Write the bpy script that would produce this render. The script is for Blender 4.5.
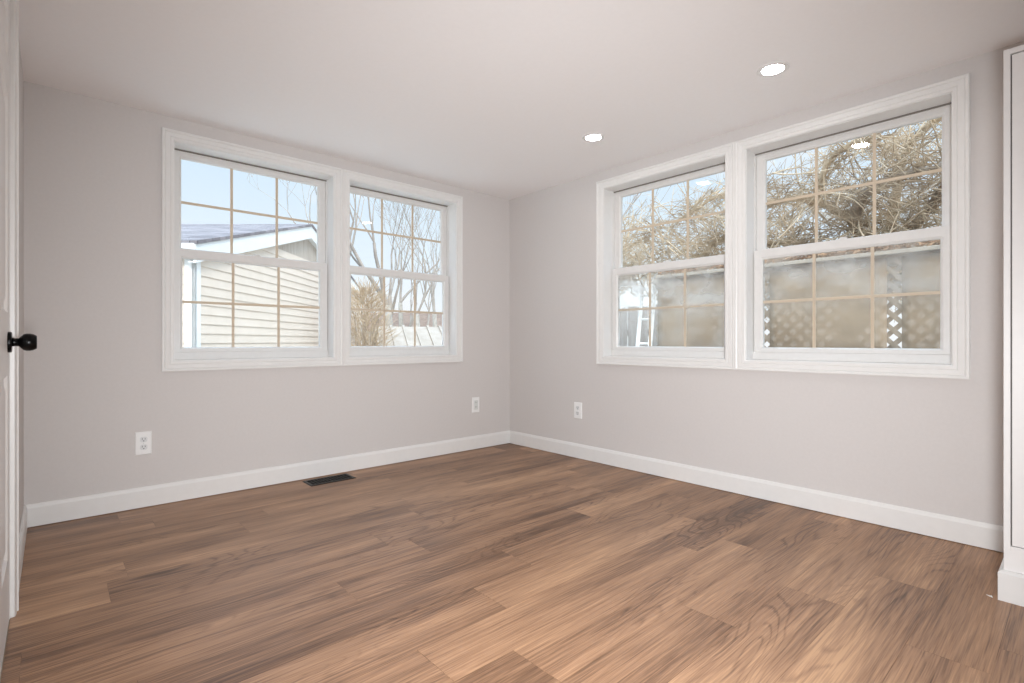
import bpy, bmesh, math, random
from math import sin, cos, pi, radians
from mathutils import Vector, Matrix

for o in list(bpy.data.objects):
    bpy.data.objects.remove(o, do_unlink=True)
S = bpy.context.scene
COL = S.collection

# ------------------------------------------------------------------ camera
YAW = radians(48.2029)
CAM = Vector((-3.4269, -3.8679, 1.0185))
FW = Vector((cos(YAW), sin(YAW), 0)); RT = Vector((sin(YAW), -cos(YAW), 0))
cd = bpy.data.cameras.new('camera'); cam = bpy.data.objects.new('camera', cd); COL.objects.link(cam)
cd.sensor_width = 36; cd.lens = 36 * 514.8 / 1024; cd.clip_start = 0.02; cd.clip_end = 300
cam.location = CAM; cam.rotation_euler = (radians(90), 0, YAW - radians(90))
S.camera = cam
S.view_settings.view_transform = 'Standard'; S.view_settings.look = 'None'
S.view_settings.gamma = 1.0; S.view_settings.exposure = 0.0
S.view_settings.use_curve_mapping = False
S.cycles.max_bounces = 12; S.cycles.diffuse_bounces = 7; S.cycles.transparent_max_bounces = 24
S.cycles.sample_clamp_indirect = 4.0

# ------------------------------------------------------------------ sky and sun
W = bpy.data.worlds.new('sky'); S.world = W; W.use_nodes = True
wn = W.node_tree; wn.nodes.clear()
def wnode(t, **k):
    n = wn.nodes.new(t)
    for a, b in k.items(): setattr(n, a, b)
    return n
wo = wnode('ShaderNodeOutputWorld'); wb = wnode('ShaderNodeBackground')
wt = wnode('ShaderNodeTexCoord'); ws = wnode('ShaderNodeSeparateXYZ')
wr = wnode('ShaderNodeValToRGB')
wr.color_ramp.elements[0].position = 0.0; wr.color_ramp.elements[0].color = (0.93, 0.95, 0.98, 1)
wr.color_ramp.elements[1].position = 0.5; wr.color_ramp.elements[1].color = (0.50, 0.72, 0.95, 1)
e = wr.color_ramp.elements.new(0.16); e.color = (0.78, 0.89, 0.99, 1)
wm = wnode('ShaderNodeMapping'); wm.inputs['Scale'].default_value = (2.2, 2.2, 6.0)
wz = wnode('ShaderNodeTexNoise'); wz.inputs['Scale'].default_value = 1.3; wz.inputs['Detail'].default_value = 6
wc = wnode('ShaderNodeValToRGB')
wc.color_ramp.elements[0].position = 0.48; wc.color_ramp.elements[0].color = (0, 0, 0, 1)
wc.color_ramp.elements[1].position = 0.68; wc.color_ramp.elements[1].color = (1, 1, 1, 1)
wx = wnode('ShaderNodeMixRGB'); wx.inputs[2].default_value = (0.97, 0.97, 0.98, 1)
L = wn.links.new
L(wt.outputs['Generated'], ws.inputs[0]); L(ws.outputs['Z'], wr.inputs[0])
L(wt.outputs['Generated'], wm.inputs[0]); L(wm.outputs[0], wz.inputs['Vector']); L(wz.outputs[0], wc.inputs[0])
L(wc.outputs[0], wx.inputs[0]); L(wr.outputs[0], wx.inputs[1]); L(wx.outputs[0], wb.inputs[0]); L(wb.outputs[0], wo.inputs[0])
wq = wnode('ShaderNodeMapRange'); wq.inputs[1].default_value = 0.42; wq.inputs[2].default_value = 0.85   # unseen overhead sky brightened to add room light
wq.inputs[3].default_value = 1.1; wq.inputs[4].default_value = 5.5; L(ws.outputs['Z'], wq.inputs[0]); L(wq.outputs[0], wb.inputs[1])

sd = bpy.data.lights.new('sun', 'SUN'); sun = bpy.data.objects.new('sun', sd); COL.objects.link(sun)
sd.energy = 2.8; sd.angle = radians(12.0); sd.color = (1.0, 0.96, 0.90)
sun.rotation_euler = Vector((-0.27, -0.85, 0.75)).to_track_quat('Z', 'Y').to_euler()

# lamp powers
L_DOWN = 86.0        # radiance of each recessed downlight lens
P_FILL = 440.0      # flash lamp added behind the camera to brighten the room
fd = bpy.data.lights.new('fill_lamp', 'SPOT'); fill = bpy.data.objects.new('fill_lamp', fd); COL.objects.link(fill)
fd.energy = P_FILL; fd.spot_size = radians(126); fd.spot_blend = 1.0; fd.shadow_soft_size = 0.15; fd.color = (0.95, 0.975, 1.0)
fill.location = (-3.31, -4.0, 0.9)
fill.rotation_euler = Vector((-2.2, -2.4, 0.3)).to_track_quat('Z', 'Y').to_euler()

# ------------------------------------------------------------------ materials
def mat(name, col, rough=0.5, spec=0.4, metal=0.0):
    m = bpy.data.materials.new(name); m.use_nodes = True
    b = m.node_tree.nodes['Principled BSDF']
    b.inputs['Base Color'].default_value = (*col, 1); b.inputs['Roughness'].default_value = rough
    b.inputs['Specular IOR Level'].default_value = spec; b.inputs['Metallic'].default_value = metal
    return m
def nn(m, t, **k):
    n = m.node_tree.nodes.new(t)
    for a, b in k.items(): setattr(n, a, b)
    return n
def ln(m, a, b): m.node_tree.links.new(a, b)
def bsdf(m): return m.node_tree.nodes['Principled BSDF']
def noisy(name, c0, c1, scale=8.0, rough=0.6, bump=0.0, stretch=(1, 1, 1), lo=0.35, hi=0.65, spec=0.3, detail=5, dist=0.01):
    m = mat(name, c0, rough, spec)
    tc = nn(m, 'ShaderNodeTexCoord'); mp = nn(m, 'ShaderNodeMapping'); mp.inputs['Scale'].default_value = stretch
    nz = nn(m, 'ShaderNodeTexNoise'); nz.inputs['Scale'].default_value = scale; nz.inputs['Detail'].default_value = detail
    rp = nn(m, 'ShaderNodeValToRGB')
    rp.color_ramp.elements[0].position = lo; rp.color_ramp.elements[0].color = (*c0, 1)
    rp.color_ramp.elements[1].position = hi; rp.color_ramp.elements[1].color = (*c1, 1)
    ln(m, tc.outputs['Object'], mp.inputs[0]); ln(m, mp.outputs[0], nz.inputs['Vector']); ln(m, nz.outputs[0], rp.inputs[0])
    ln(m, rp.outputs[0], bsdf(m).inputs['Base Color'])
    if bump:
        bp = nn(m, 'ShaderNodeBump'); bp.inputs['Strength'].default_value = bump; bp.inputs['Distance'].default_value = dist
        ln(m, nz.outputs[0], bp.inputs['Height']); ln(m, bp.outputs[0], bsdf(m).inputs['Normal'])
    return m

M = {}
M['wall'] = noisy('wall_paint', (0.62, 0.592, 0.578), (0.633, 0.605, 0.591), 60, 0.75, 0.03, spec=0.2)
M['trim'] = noisy('trim_paint', (0.755, 0.748, 0.735), (0.77, 0.763, 0.75), 25, 0.35, 0.0, spec=0.4)
M['door'] = noisy('door_paint', (0.75, 0.735, 0.72), (0.77, 0.755, 0.74), 25, 0.4, 0.0)
M['vinyl'] = noisy('window_vinyl', (0.70, 0.69, 0.675), (0.72, 0.71, 0.695), 30, 0.35, 0.0)
M['grille'] = mat('grille_cream', (0.62, 0.51, 0.39), 0.5)
M['cabinet'] = noisy('cabinet_paint', (0.80, 0.785, 0.775), (0.815, 0.80, 0.79), 30, 0.35)
M['gap'] = mat('dark_gap', (0.16, 0.15, 0.14), 0.9)
M['head_shade'] = mat('head_shadow_line', (0.20, 0.18, 0.16), 0.8)
M['plate'] = noisy('plate_plastic', (0.84, 0.84, 0.835), (0.86, 0.86, 0.855), 40, 0.3)
M['slot'] = mat('slot_dark', (0.02, 0.02, 0.02), 0.8, 0.1)
M['socket'] = mat('socket_plastic', (0.70, 0.71, 0.715), 0.35)
M['insert'] = mat('grey_insert', (0.66, 0.68, 0.66), 0.35)
M['black'] = noisy('black_metal', (0.0015, 0.0015, 0.0017), (0.003, 0.003, 0.0033), 60, 0.3, 0.0, spec=0.2)
M['bronze'] = noisy('register_metal', (0.008, 0.007, 0.006), (0.013, 0.011, 0.010), 60, 0.42, 0.0, spec=0.3)
M['chrome'] = mat('chrome', (0.7, 0.7, 0.7), 0.25, 0.5, 1.0)
M['siding'] = noisy('vinyl_siding', (0.60, 0.505, 0.42), (0.63, 0.535, 0.45), 5, 0.6)
M['white_ext'] = noisy('white_exterior', (0.66, 0.65, 0.63), (0.69, 0.68, 0.66), 5, 0.6)
M['gable'] = noisy('gable_boards', (0.36, 0.30, 0.25), (0.48, 0.42, 0.36), 3, 0.7, 0.1, stretch=(12, 12, 1))
M['bark'] = noisy('bark', (0.26, 0.21, 0.16), (0.42, 0.35, 0.28), 14, 0.85, 0.3, stretch=(1, 1, 0.3))
M['barkpale'] = noisy('pale_bark', (0.28, 0.25, 0.215), (0.40, 0.36, 0.315), 10, 0.85, 0.3)
M['twig'] = noisy('pale_twigs', (0.32, 0.24, 0.16), (0.66, 0.53, 0.38), 3, 0.8)
M['twiggrey'] = noisy('grey_twigs', (0.27, 0.235, 0.205), (0.38, 0.33, 0.29), 3, 0.8)
M['twigrust'] = noisy('rust_twigs', (0.36, 0.26, 0.17), (0.56, 0.44, 0.31), 3, 0.8)
M['dryleaf'] = noisy('dry_leaves', (0.24, 0.13, 0.07), (0.52, 0.34, 0.2), 9, 0.8)
M['cedar'] = noisy('weathered_cedar', (0.34, 0.28, 0.215), (0.42, 0.35, 0.275), 5, 0.8, 0.15, stretch=(4, 4, 0.4))
M['screen'] = noisy('screen_cloth', (0.275, 0.205, 0.138), (0.40, 0.31, 0.218), 2.2, 0.8, 0.1, stretch=(1, 1, 1.6))
def netting():
    m = M['screen']; nt = m.node_tree; out_ = [n for n in nt.nodes if n.type == 'OUTPUT_MATERIAL'][0]
    tr = nn(m, 'ShaderNodeBsdfTransparent'); mx = nn(m, 'ShaderNodeMixShader'); mx.inputs[0].default_value = 0.30
    ln(m, bsdf(m).outputs[0], mx.inputs[1]); ln(m, tr.outputs[0], mx.inputs[2]); ln(m, mx.outputs[0], out_.inputs[0])
netting()
M['greyfence'] = noisy('grey_boards', (0.36, 0.32, 0.29), (0.46, 0.42, 0.385), 4, 0.8, 0.1, stretch=(5, 5, 0.4))
M['rooftan'] = noisy('brown_roofing', (0.15, 0.098, 0.070), (0.23, 0.155, 0.115), 6, 0.85, 0.2)
M['paleroof'] = noisy('pale_metal_roof', (0.29, 0.235, 0.185), (0.36, 0.30, 0.245), 4, 0.5)
M['lawn'] = noisy('pale_bounce_ground', (0.58, 0.55, 0.49), (0.68, 0.65, 0.60), 0.9, 0.9, 0.3)  # unseen ground, colour raised to bounce daylight into the room
M['aluminium'] = mat('white_aluminium', (0.85, 0.84, 0.81), 0.4)
M['cream'] = mat('cream_rail', (0.50, 0.44, 0.36), 0.6)
M['chip'] = mat('white_chip', (0.9, 0.89, 0.87), 0.6)

def ceiling_mat():
    m = noisy('ceiling_paint', (0.87, 0.85, 0.845), (0.88, 0.86, 0.855), 45, 0.8, 0.04, spec=0.15)
    rp = [n for n in m.node_tree.nodes if n.type == 'VALTORGB'][0]
    tc = [n for n in m.node_tree.nodes if n.type == 'TEX_COORD'][0]
    d = nn(m, 'ShaderNodeVectorMath', operation='DISTANCE'); d.inputs[1].default_value = STAIN
    nz = nn(m, 'ShaderNodeTexNoise'); nz.inputs['Scale'].default_value = 14
    ad = nn(m, 'ShaderNodeMath', operation='MULTIPLY_ADD'); ad.inputs[1].default_value = 0.05
    r2 = nn(m, 'ShaderNodeValToRGB')
    r2.color_ramp.elements[0].position = 0.045; r2.color_ramp.elements[0].color = (0.90, 0.895, 0.89, 1)
    r2.color_ramp.elements[1].position = 0.085; r2.color_ramp.elements[1].color = (1, 1, 1, 1)
    mx = nn(m, 'ShaderNodeMixRGB', blend_type='MULTIPLY'); mx.inputs[0].default_value = 1
    ln(m, tc.outputs['Object'], d.inputs[0]); ln(m, tc.outputs['Object'], nz.inputs['Vector'])
    ln(m, nz.outputs[0], ad.inputs[0]); ln(m, d.outputs['Value'], ad.inputs[2]); ln(m, ad.outputs[0], r2.inputs[0])
    ln(m, rp.outputs[0], mx.inputs[1]); ln(m, r2.outputs[0], mx.inputs[2]); ln(m, mx.outputs[0], bsdf(m).inputs['Base Color'])
    return m

def glass_mat(name, fog=0.0, z0=0.0, z1=1.0):
    """clear window glass; fog > 0 adds condensation trapped between the panes"""
    m = bpy.data.materials.new(name); m.use_nodes = True; nt = m.node_tree; nt.nodes.clear()
    out = nn(m, 'ShaderNodeOutputMaterial'); tr = nn(m, 'ShaderNodeBsdfTransparent'); tr.inputs[0].default_value = (0.985, 0.988, 0.985, 1)
    gl = nn(m, 'ShaderNodeBsdfGlossy'); gl.inputs['Roughness'].default_value = 0.0
    lw = nn(m, 'ShaderNodeLayerWeight'); pw = nn(m, 'ShaderNodeMath', operation='POWER'); pw.inputs[1].default_value = 4.0
    ln(m, lw.outputs['Facing'], pw.inputs[0])
    fr = nn(m, 'ShaderNodeMath', operation='MULTIPLY_ADD'); fr.inputs[1].default_value = 0.9; fr.inputs[2].default_value = 0.025; ln(m, pw.outputs[0], fr.inputs[0])
    mx = nn(m, 'ShaderNodeMixShader')
    ln(m, fr.outputs[0], mx.inputs[0]); ln(m, tr.outputs[0], mx.inputs[1]); ln(m, gl.outputs[0], mx.inputs[2])
    last = mx.outputs[0]
    if fog:
        tc = nn(m, 'ShaderNodeTexCoord'); sp = nn(m, 'ShaderNodeSeparateXYZ'); ln(m, tc.outputs['Object'], sp.inputs[0])
        mp = nn(m, 'ShaderNodeMapping'); mp.inputs['Scale'].default_value = (2.0, 1, 3.0)
        nz = nn(m, 'ShaderNodeTexNoise'); nz.inputs['Scale'].default_value = 2.0; nz.inputs['Detail'].default_value = 3
        ln(m, tc.outputs['Object'], mp.inputs[0]); ln(m, mp.outputs[0], nz.inputs['Vector'])
        rz = nn(m, 'ShaderNodeMapRange'); rz.inputs[1].default_value = z0; rz.inputs[2].default_value = z1
        rz.inputs[3].default_value = 0.06; rz.inputs[4].default_value = 1.0; ln(m, sp.outputs['Z'], rz.inputs[0])
        rn = nn(m, 'ShaderNodeMapRange'); rn.inputs[1].default_value = 0.3; rn.inputs[2].default_value = 0.65; ln(m, nz.outputs[0], rn.inputs[0])
        mu = nn(m, 'ShaderNodeMath', operation='MULTIPLY'); ln(m, rz.outputs[0], mu.inputs[0]); ln(m, rn.outputs[0], mu.inputs[1])
        m2 = nn(m, 'ShaderNodeMath', operation='MULTIPLY'); m2.inputs[1].default_value = fog; ln(m, mu.outputs[0], m2.inputs[0])
        tl = nn(m, 'ShaderNodeBsdfTranslucent'); tl.inputs[0].default_value = (0.9, 0.9, 0.88, 1)
        df = nn(m, 'ShaderNodeBsdfDiffuse'); df.inputs[0].default_value = (0.8, 0.8, 0.78, 1)
        ms = nn(m, 'ShaderNodeMixShader'); ms.inputs[0].default_value = 0.4; ln(m, tl.outputs[0], ms.inputs[1]); ln(m, df.outputs[0], ms.inputs[2])
        m3 = nn(m, 'ShaderNodeMixShader'); ln(m, m2.outputs[0], m3.inputs[0]); ln(m, last, m3.inputs[1]); ln(m, ms.outputs[0], m3.inputs[2])
        last = m3.outputs[0]
    ln(m, last, out.inputs[0])
    return m
M['glass'] = glass_mat('window_glass')
M['fogglass'] = glass_mat('fogged_window_glass', 0.44, 0.0, 0.5)
M['fogglass2'] = glass_mat('lightly_fogged_window_glass', 0.38, 0.28, 0.55)

def emis(name, col, st):
    m = bpy.data.materials.new(name); m.use_nodes = True; nt = m.node_tree; nt.nodes.clear()
    out = nn(m, 'ShaderNodeOutputMaterial'); em = nn(m, 'ShaderNodeEmission')
    em.inputs[0].default_value = (*col, 1); em.inputs[1].default_value = st; ln(m, em.outputs[0], out.inputs[0])
    return m
M['lens'] = emis('lit_lens', (1.0, 0.96, 0.92), L_DOWN)

def floor_mat():
    m = mat('oak_vinyl_planks', (0.3, 0.2, 0.12), 0.42, 0.4)
    tc = nn(m, 'ShaderNodeTexCoord')
    at = nn(m, 'ShaderNodeAttribute', attribute_name='plank')     # R tone, G and B random offsets
    sp = nn(m, 'ShaderNodeSeparateColor'); ln(m, at.outputs['Color'], sp.inputs[0])
    cb = nn(m, 'ShaderNodeCombineXYZ')
    a1 = nn(m, 'ShaderNodeMath', operation='MULTIPLY'); a1.inputs[1].default_value = 37.0; ln(m, sp.outputs[1], a1.inputs[0])
    a2 = nn(m, 'ShaderNodeMath', operation='MULTIPLY'); a2.inputs[1].default_value = 53.0; ln(m, sp.outputs[2], a2.inputs[0])
    ln(m, a1.outputs[0], cb.inputs[0]); ln(m, a2.outputs[0], cb.inputs[2])
    ad = nn(m, 'ShaderNodeVectorMath', operation='ADD'); ln(m, tc.outputs['Object'], ad.inputs[0]); ln(m, cb.outputs[0], ad.inputs[1])
    def stretched(sx, sy, scale, detail, dist=0.0, rough=0.5):
        mp = nn(m, 'ShaderNodeMapping'); mp.inputs['Scale'].default_value = (sx, sy, 1)
        nz = nn(m, 'ShaderNodeTexNoise'); nz.inputs['Scale'].default_value = scale; nz.inputs['Detail'].default_value = detail
        nz.inputs['Distortion'].default_value = dist; nz.inputs['Roughness'].default_value = rough
        ln(m, ad.outputs[0], mp.inputs[0]); ln(m, mp.outputs[0], nz.inputs['Vector'])
        return nz.outputs[0]
    def mrange(v, a, b, c, d):
        r = nn(m, 'ShaderNodeMapRange'); r.inputs[1].default_value = a; r.inputs[2].default_value = b
        r.inputs[3].default_value = c; r.inputs[4].default_value = d; ln(m, v, r.inputs[0]); return r.outputs[0]
    def math_(op, a, b):
        n = nn(m, 'ShaderNodeMath', operation=op)
        for i, v in enumerate((a, b)):
            if isinstance(v, (int, float)): n.inputs[i].default_value = v
            else: ln(m, v, n.inputs[i])
        return n.outputs[0]
    broad = stretched(0.55, 4.5, 1.6, 3)               # wide streaks along the plank
    fine = stretched(1.3, 48, 2.0, 5, 0.3, 0.65)             # fine fibre
    pores = stretched(6, 250, 1.0, 2)                  # short pores
    field = stretched(0.75, 4.2, 1.25, 1.2, 0.25)       # contour field of the growth rings
    rings = math_('FRACT', math_('ADD', math_('MULTIPLY', field, 22.0), math_('MULTIPLY', fine, 0.5)), 0)
    rings = math_('ABSOLUTE', math_('SUBTRACT', rings, 0.5), 0)   # 0..0.5
    ringm = mrange(rings, 0.0, 0.20, 1.0, -0.2)
    where = mrange(stretched(0.5, 2.2, 1.4, 2), 0.48, 0.60, 0.0, 1.0)       # cathedral figure only in places
    ringm = math_('MULTIPLY', ringm, where)
    knot = mrange(stretched(2.6, 7.0, 0.9, 1.0), 0.70, 0.82, 0.0, 1.0)
    t = math_('ADD', mrange(broad, 0.25, 0.75, -0.34, 0.34), mrange(sp.outputs[0], 0, 1, 0.34, 0.72))
    t = math_('ADD', t, mrange(fine, 0.3, 0.7, -0.23, 0.23))
    t = math_('ADD', t, mrange(pores, 0.35, 0.68, 0.09, -0.22))
    t = math_('SUBTRACT', t, math_('MULTIPLY', ringm, 0.22))
    t = math_('SUBTRACT', t, math_('MULTIPLY', knot, 0.35))
    rp = nn(m, 'ShaderNodeValToRGB'); cr = rp.color_ramp
    cr.elements[0].position = 0.0; cr.elements[0].color = (0.100, 0.050, 0.027, 1)
    cr.elements[1].position = 1.0; cr.elements[1].color = (0.54, 0.322, 0.182, 1)
    for p_, c_ in ((0.3, (0.215, 0.116, 0.065)), (0.55, (0.330, 0.185, 0.105)), (0.78, (0.42, 0.242, 0.138))):
        e_ = cr.elements.new(p_); e_.color = (*c_, 1)
    ln(m, t, rp.inputs[0])
    ln(m, rp.outputs[0], bsdf(m).inputs['Base Color'])
    ln(m, mrange(fine, 0.3, 0.7, 0.36, 0.5), bsdf(m).inputs['Roughness'])
    bp = nn(m, 'ShaderNodeBump'); bp.inputs['Strength'].default_value = 0.08; bp.inputs['Distance'].default_value = 0.002
    ln(m, fine, bp.inputs['Height']); ln(m, bp.outputs[0], bsdf(m).inputs['Normal'])
    return m
M['floor'] = floor_mat()

def shingle_mat():
    m = mat('grey_shingles', (0.5, 0.48, 0.46), 0.9, 0.2)
    tc = nn(m, 'ShaderNodeTexCoord'); br = nn(m, 'ShaderNodeTexBrick')
    br.inputs['Color1'].default_value = (0.16, 0.142, 0.148, 1); br.inputs['Color2'].default_value = (0.29, 0.262, 0.268, 1)
    br.inputs['Mortar'].default_value = (0.08, 0.072, 0.074, 1); br.inputs['Scale'].default_value = 1.0
    br.inputs['Mortar Size'].default_value = 0.006; br.inputs['Brick Width'].default_value = 0.32; br.inputs['Row Height'].default_value = 0.15
    ln(m, tc.outputs['UV'], br.inputs['Vector']); ln(m, br.outputs[0], bsdf(m).inputs['Base Color'])
    return m
M['shingle'] = shingle_mat()

# ------------------------------------------------------------------ mesh helpers
class MB:
    def __init__(s): s.v = []; s.f = []
    def add(s, vs, fs):
        b = len(s.v); s.v += [tuple(v) for v in vs]; s.f += [tuple(b + i for i in f) for f in fs]; return s
    def box(s, x0, x1, y0, y1, z0, z1):
        x0, x1 = sorted((x0, x1)); y0, y1 = sorted((y0, y1)); z0, z1 = sorted((z0, z1))
        return s.add([(x0, y0, z0), (x1, y0, z0), (x1, y1, z0), (x0, y1, z0), (x0, y0, z1), (x1, y0, z1), (x1, y1, z1), (x0, y1, z1)],
                     [(3, 2, 1, 0), (4, 5, 6, 7), (0, 1, 5, 4), (1, 2, 6, 5), (2, 3, 7, 6), (3, 0, 4, 7)])
    def prism(s, poly, a, b):
        """poly: list of 3D points; extruded from +a to +b (vectors)"""
        n = len(poly); a = Vector(a); b = Vector(b)
        vs = [Vector(p) + a for p in poly] + [Vector(p) + b for p in poly]
        fs = [tuple(range(n))[::-1], tuple(range(n, 2 * n))] + [(i, (i + 1) % n, n + (i + 1) % n, n + i) for i in range(n)]
        return s.add(vs, fs)
    def tube(s, pts, rads, n=6, cap=True):
        pts = [Vector(p) for p in pts]; base = len(s.v); up = Vector((0.13, 0.31, 0.94))
        for i, p in enumerate(pts):
            t = (pts[min(i + 1, len(pts) - 1)] - pts[max(i - 1, 0)])
            if t.length < 1e-9: t = Vector((0, 0, 1))
            t.normalize(); u = t.cross(up)
            if u.length < 1e-3: u = t.cross(Vector((1, 0, 0)))
            u.normalize(); w = t.cross(u)
            r = rads[i] if hasattr(rads, '__len__') else rads
            for k in range(n):
                a = 2 * pi * k / n; s.v.append(tuple(p + u * (r * cos(a)) + w * (r * sin(a))))
        for i in range(len(pts) - 1):
            for k in range(n):
                s.f.append((base + i * n + k, base + i * n + (k + 1) % n, base + (i + 1) * n + (k + 1) % n, base + (i + 1) * n + k))
        if cap:
            s.f.append(tuple(base + k for k in range(n))[::-1]); b = base + (len(pts) - 1) * n; s.f.append(tuple(b + k for k in range(n)))
        return s
    def lathe(s, prof, n=32, origin=(0, 0, 0), axis='z', ring=False):
        """prof: (radius, height) pairs"""
        o = Vector(origin); base = len(s.v)
        for r, h in prof:
            r = max(r, 1e-5)
            for k in range(n):
                a = 2 * pi * k / n
                q = {'z': (r * cos(a), r * sin(a), h), 'x': (h, r * cos(a), r * sin(a)), 'y': (r * sin(a), h, r * cos(a))}[axis]
                s.v.append(tuple(o + Vector(q)))
        m = len(prof)
        for i in range(m - 1):
            for k in range(n):
                s.f.append((base + i * n + k, base + i * n + (k + 1) % n, base + (i + 1) * n + (k + 1) % n, base + (i + 1) * n + k))
        b = base + (m - 1) * n
        if ring:
            for k in range(n): s.f.append((b + k, b + (k + 1) % n, base + (k + 1) % n, base + k))
        else:
            s.f.append(tuple(base + k for k in range(n))[::-1]); s.f.append(tuple(b + k for k in range(n)))
        return s
    def sweep(s, inner, prof, widths=(1, 1, 1, 1), plane='xz', closed_prof=True):
        """rectangular frame: inner=(x0,x1,z0,z1); prof=(offset outward, y) points; widths scale offset left,right,bottom,top"""
        x0, x1, z0, z1 = inner; wl, wr_, wb_, wt_ = widths; base = len(s.v); m = len(prof)
        for o, y in prof:
            s.v += [(x0 - o * wl, y, z0 - o * wb_), (x1 + o * wr_, y, z0 - o * wb_), (x1 + o * wr_, y, z1 + o * wt_), (x0 - o * wl, y, z1 + o * wt_)]
        rng = range(m) if closed_prof else range(m - 1)
        for i in rng:
            j = (i + 1) % m
            for k in range(4):
                l = (k + 1) % 4
                s.f.append((base + i * 4 + k, base + i * 4 + l, base + j * 4 + l, base + j * 4 + k))
        return s
    def build(s, name, m, parent=None, smooth=False, bevel=0.0, seg=2, loc=None):
        me = bpy.data.meshes.new(name); me.from_pydata(s.v, [], s.f); me.update()
        bm = bmesh.new(); bm.from_mesh(me); bmesh.ops.recalc_face_normals(bm, faces=bm.faces); bm.to_mesh(me); bm.free()
        if smooth:
            for p in me.polygons: p.use_smooth = True
        me.materials.append(M[m] if isinstance(m, str) else m)
        o = bpy.data.objects.new(name, me); COL.objects.link(o)
        if parent: o.parent = parent
        if loc: o.location = loc
        if bevel:
            b = o.modifiers.new('bevel', 'BEVEL'); b.width = bevel; b.segments = seg; b.limit_method = 'ANGLE'; b.angle_limit = radians(40)
        return o
def tag(o, label, cat, group=None, kind=None):
    o['label'] = label; o['category'] = cat
    if group: o['group'] = group
    if kind: o['kind'] = kind
    return o
def empty(name, loc=(0, 0, 0), rz=0.0):
    o = bpy.data.objects.new(name, None); COL.objects.link(o); o.location = loc; o.rotation_euler = (0, 0, rz); o.empty_display_size = 0.1
    return o
def struct(o, label=None, cat=None):
    o['kind'] = 'structure'
    if label: o['label'] = label
    if cat: o['category'] = cat
    return o

# ------------------------------------------------------------------ room dimensions
H = 2.44; XC = -3.541; YB = -5.7; TW = 0.2; GZ = -0.45
SILL = 0.8945; HEAD = 2.2916
WIN_A = [(-2.85, -1.81), (-1.685, -0.66)]            # x ranges
WIN_B = [(1.182, 2.222), (2.36, 3.408)]              # -y ranges
STAIN = (-1.36, -2.99, H)

# floor: one mesh, every plank a face of its own with its tone
random.seed(7)
PW = 0.2135; PH = 0.0425; PL = 1.44
ENDS = {8: -1.09, 9: -0.355, 10: -2.131, 11: -1.088, 12: -0.852, 13: -1.61, 14: -1.155, 16: -1.284, 6: -2.17, 5: -1.814, 2: -2.478, 15: -0.75, 7: -0.62, 4: -0.3, 3: -1.2, 1: -3.0, 0: -1.7}
TONE = {(8, -1.09): 0.85, (13, -1.61): 0.62, (13, -3.05): 0.22, (11, -1.088): 0.12, (11, -2.528): 0.78, (12, -2.292): 0.6, (12, -0.852): 0.3, (10, -2.131): 0.75, (8, -2.53): 0.25,
        (9, -0.355): 0.3, (9, -1.795): 0.55, (14, -1.155): 0.85, (14, -2.595): 0.8, (16, -1.284): 0.6, (15, -0.75): 0.55, (15, -2.19): 0.9, (16, -2.724): 0.8}
fv = []; ff = []; fc = []
k = -1
while PH + PW * k < -YB:
    ya = -(PH + PW * k); yb = ya - PW
    ya_, yb_ = min(ya, 0.0), max(yb, YB)
    e0 = ENDS.get(k, -random.random() * PL)
    x = e0
    while x > XC: x -= PL
    while x < 0:
        a, b = max(x, XC), min(x + PL, 0.0)
        tone = next((t for (kk, xx), t in TONE.items() if kk == k and abs(xx - x) < 0.03), random.uniform(0.15, 0.85))
        if b - a > 0.001 and ya_ - yb_ > 0.001:
            g = 0.0008
            i = len(fv); fv += [(a + g, yb_ + g, 0), (b - g, yb_ + g, 0), (b - g, ya_ - g, 0), (a + g, ya_ - g, 0)]
            ff.append((i, i + 1, i + 2, i + 3)); fc.append((tone, random.random(), random.random(), 1))
        x += PL
    k += 1
i = len(fv); fv += [(XC, YB, -0.0012), (0, YB, -0.0012), (0, 0, -0.0012), (XC, 0, -0.0012), (XC, YB, -0.12), (0, YB, -0.12), (0, 0, -0.12), (XC, 0, -0.12)]
ff += [(i, i + 1, i + 2, i + 3), (i + 7, i + 6, i + 5, i + 4), (i, i + 4, i + 5, i + 1), (i + 1, i + 5, i + 6, i + 2), (i + 2, i + 6, i + 7, i + 3), (i + 3, i + 7, i + 4, i)]
fc += [(0.0, 0.5, 0.5, 1)] * 6
me = bpy.data.meshes.new('floor'); me.from_pydata(fv, [], ff); me.update()
ca = me.color_attributes.new('plank', 'FLOAT_COLOR', 'CORNER')
for p in me.polygons:
    for li in p.loop_indices: ca.data[li].color = fc[p.index]
me.materials.append(M['floor'])
fo = bpy.data.objects.new('floor', me); COL.objects.link(fo); struct(fo, 'brown oak-look plank floor of the empty room', 'floor')

struct(MB().box(XC - TW, TW, YB - TW, TW, H, H + 0.22).build('ceiling', ceiling_mat()), 'smooth white ceiling with two lit downlights', 'ceiling')

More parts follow.
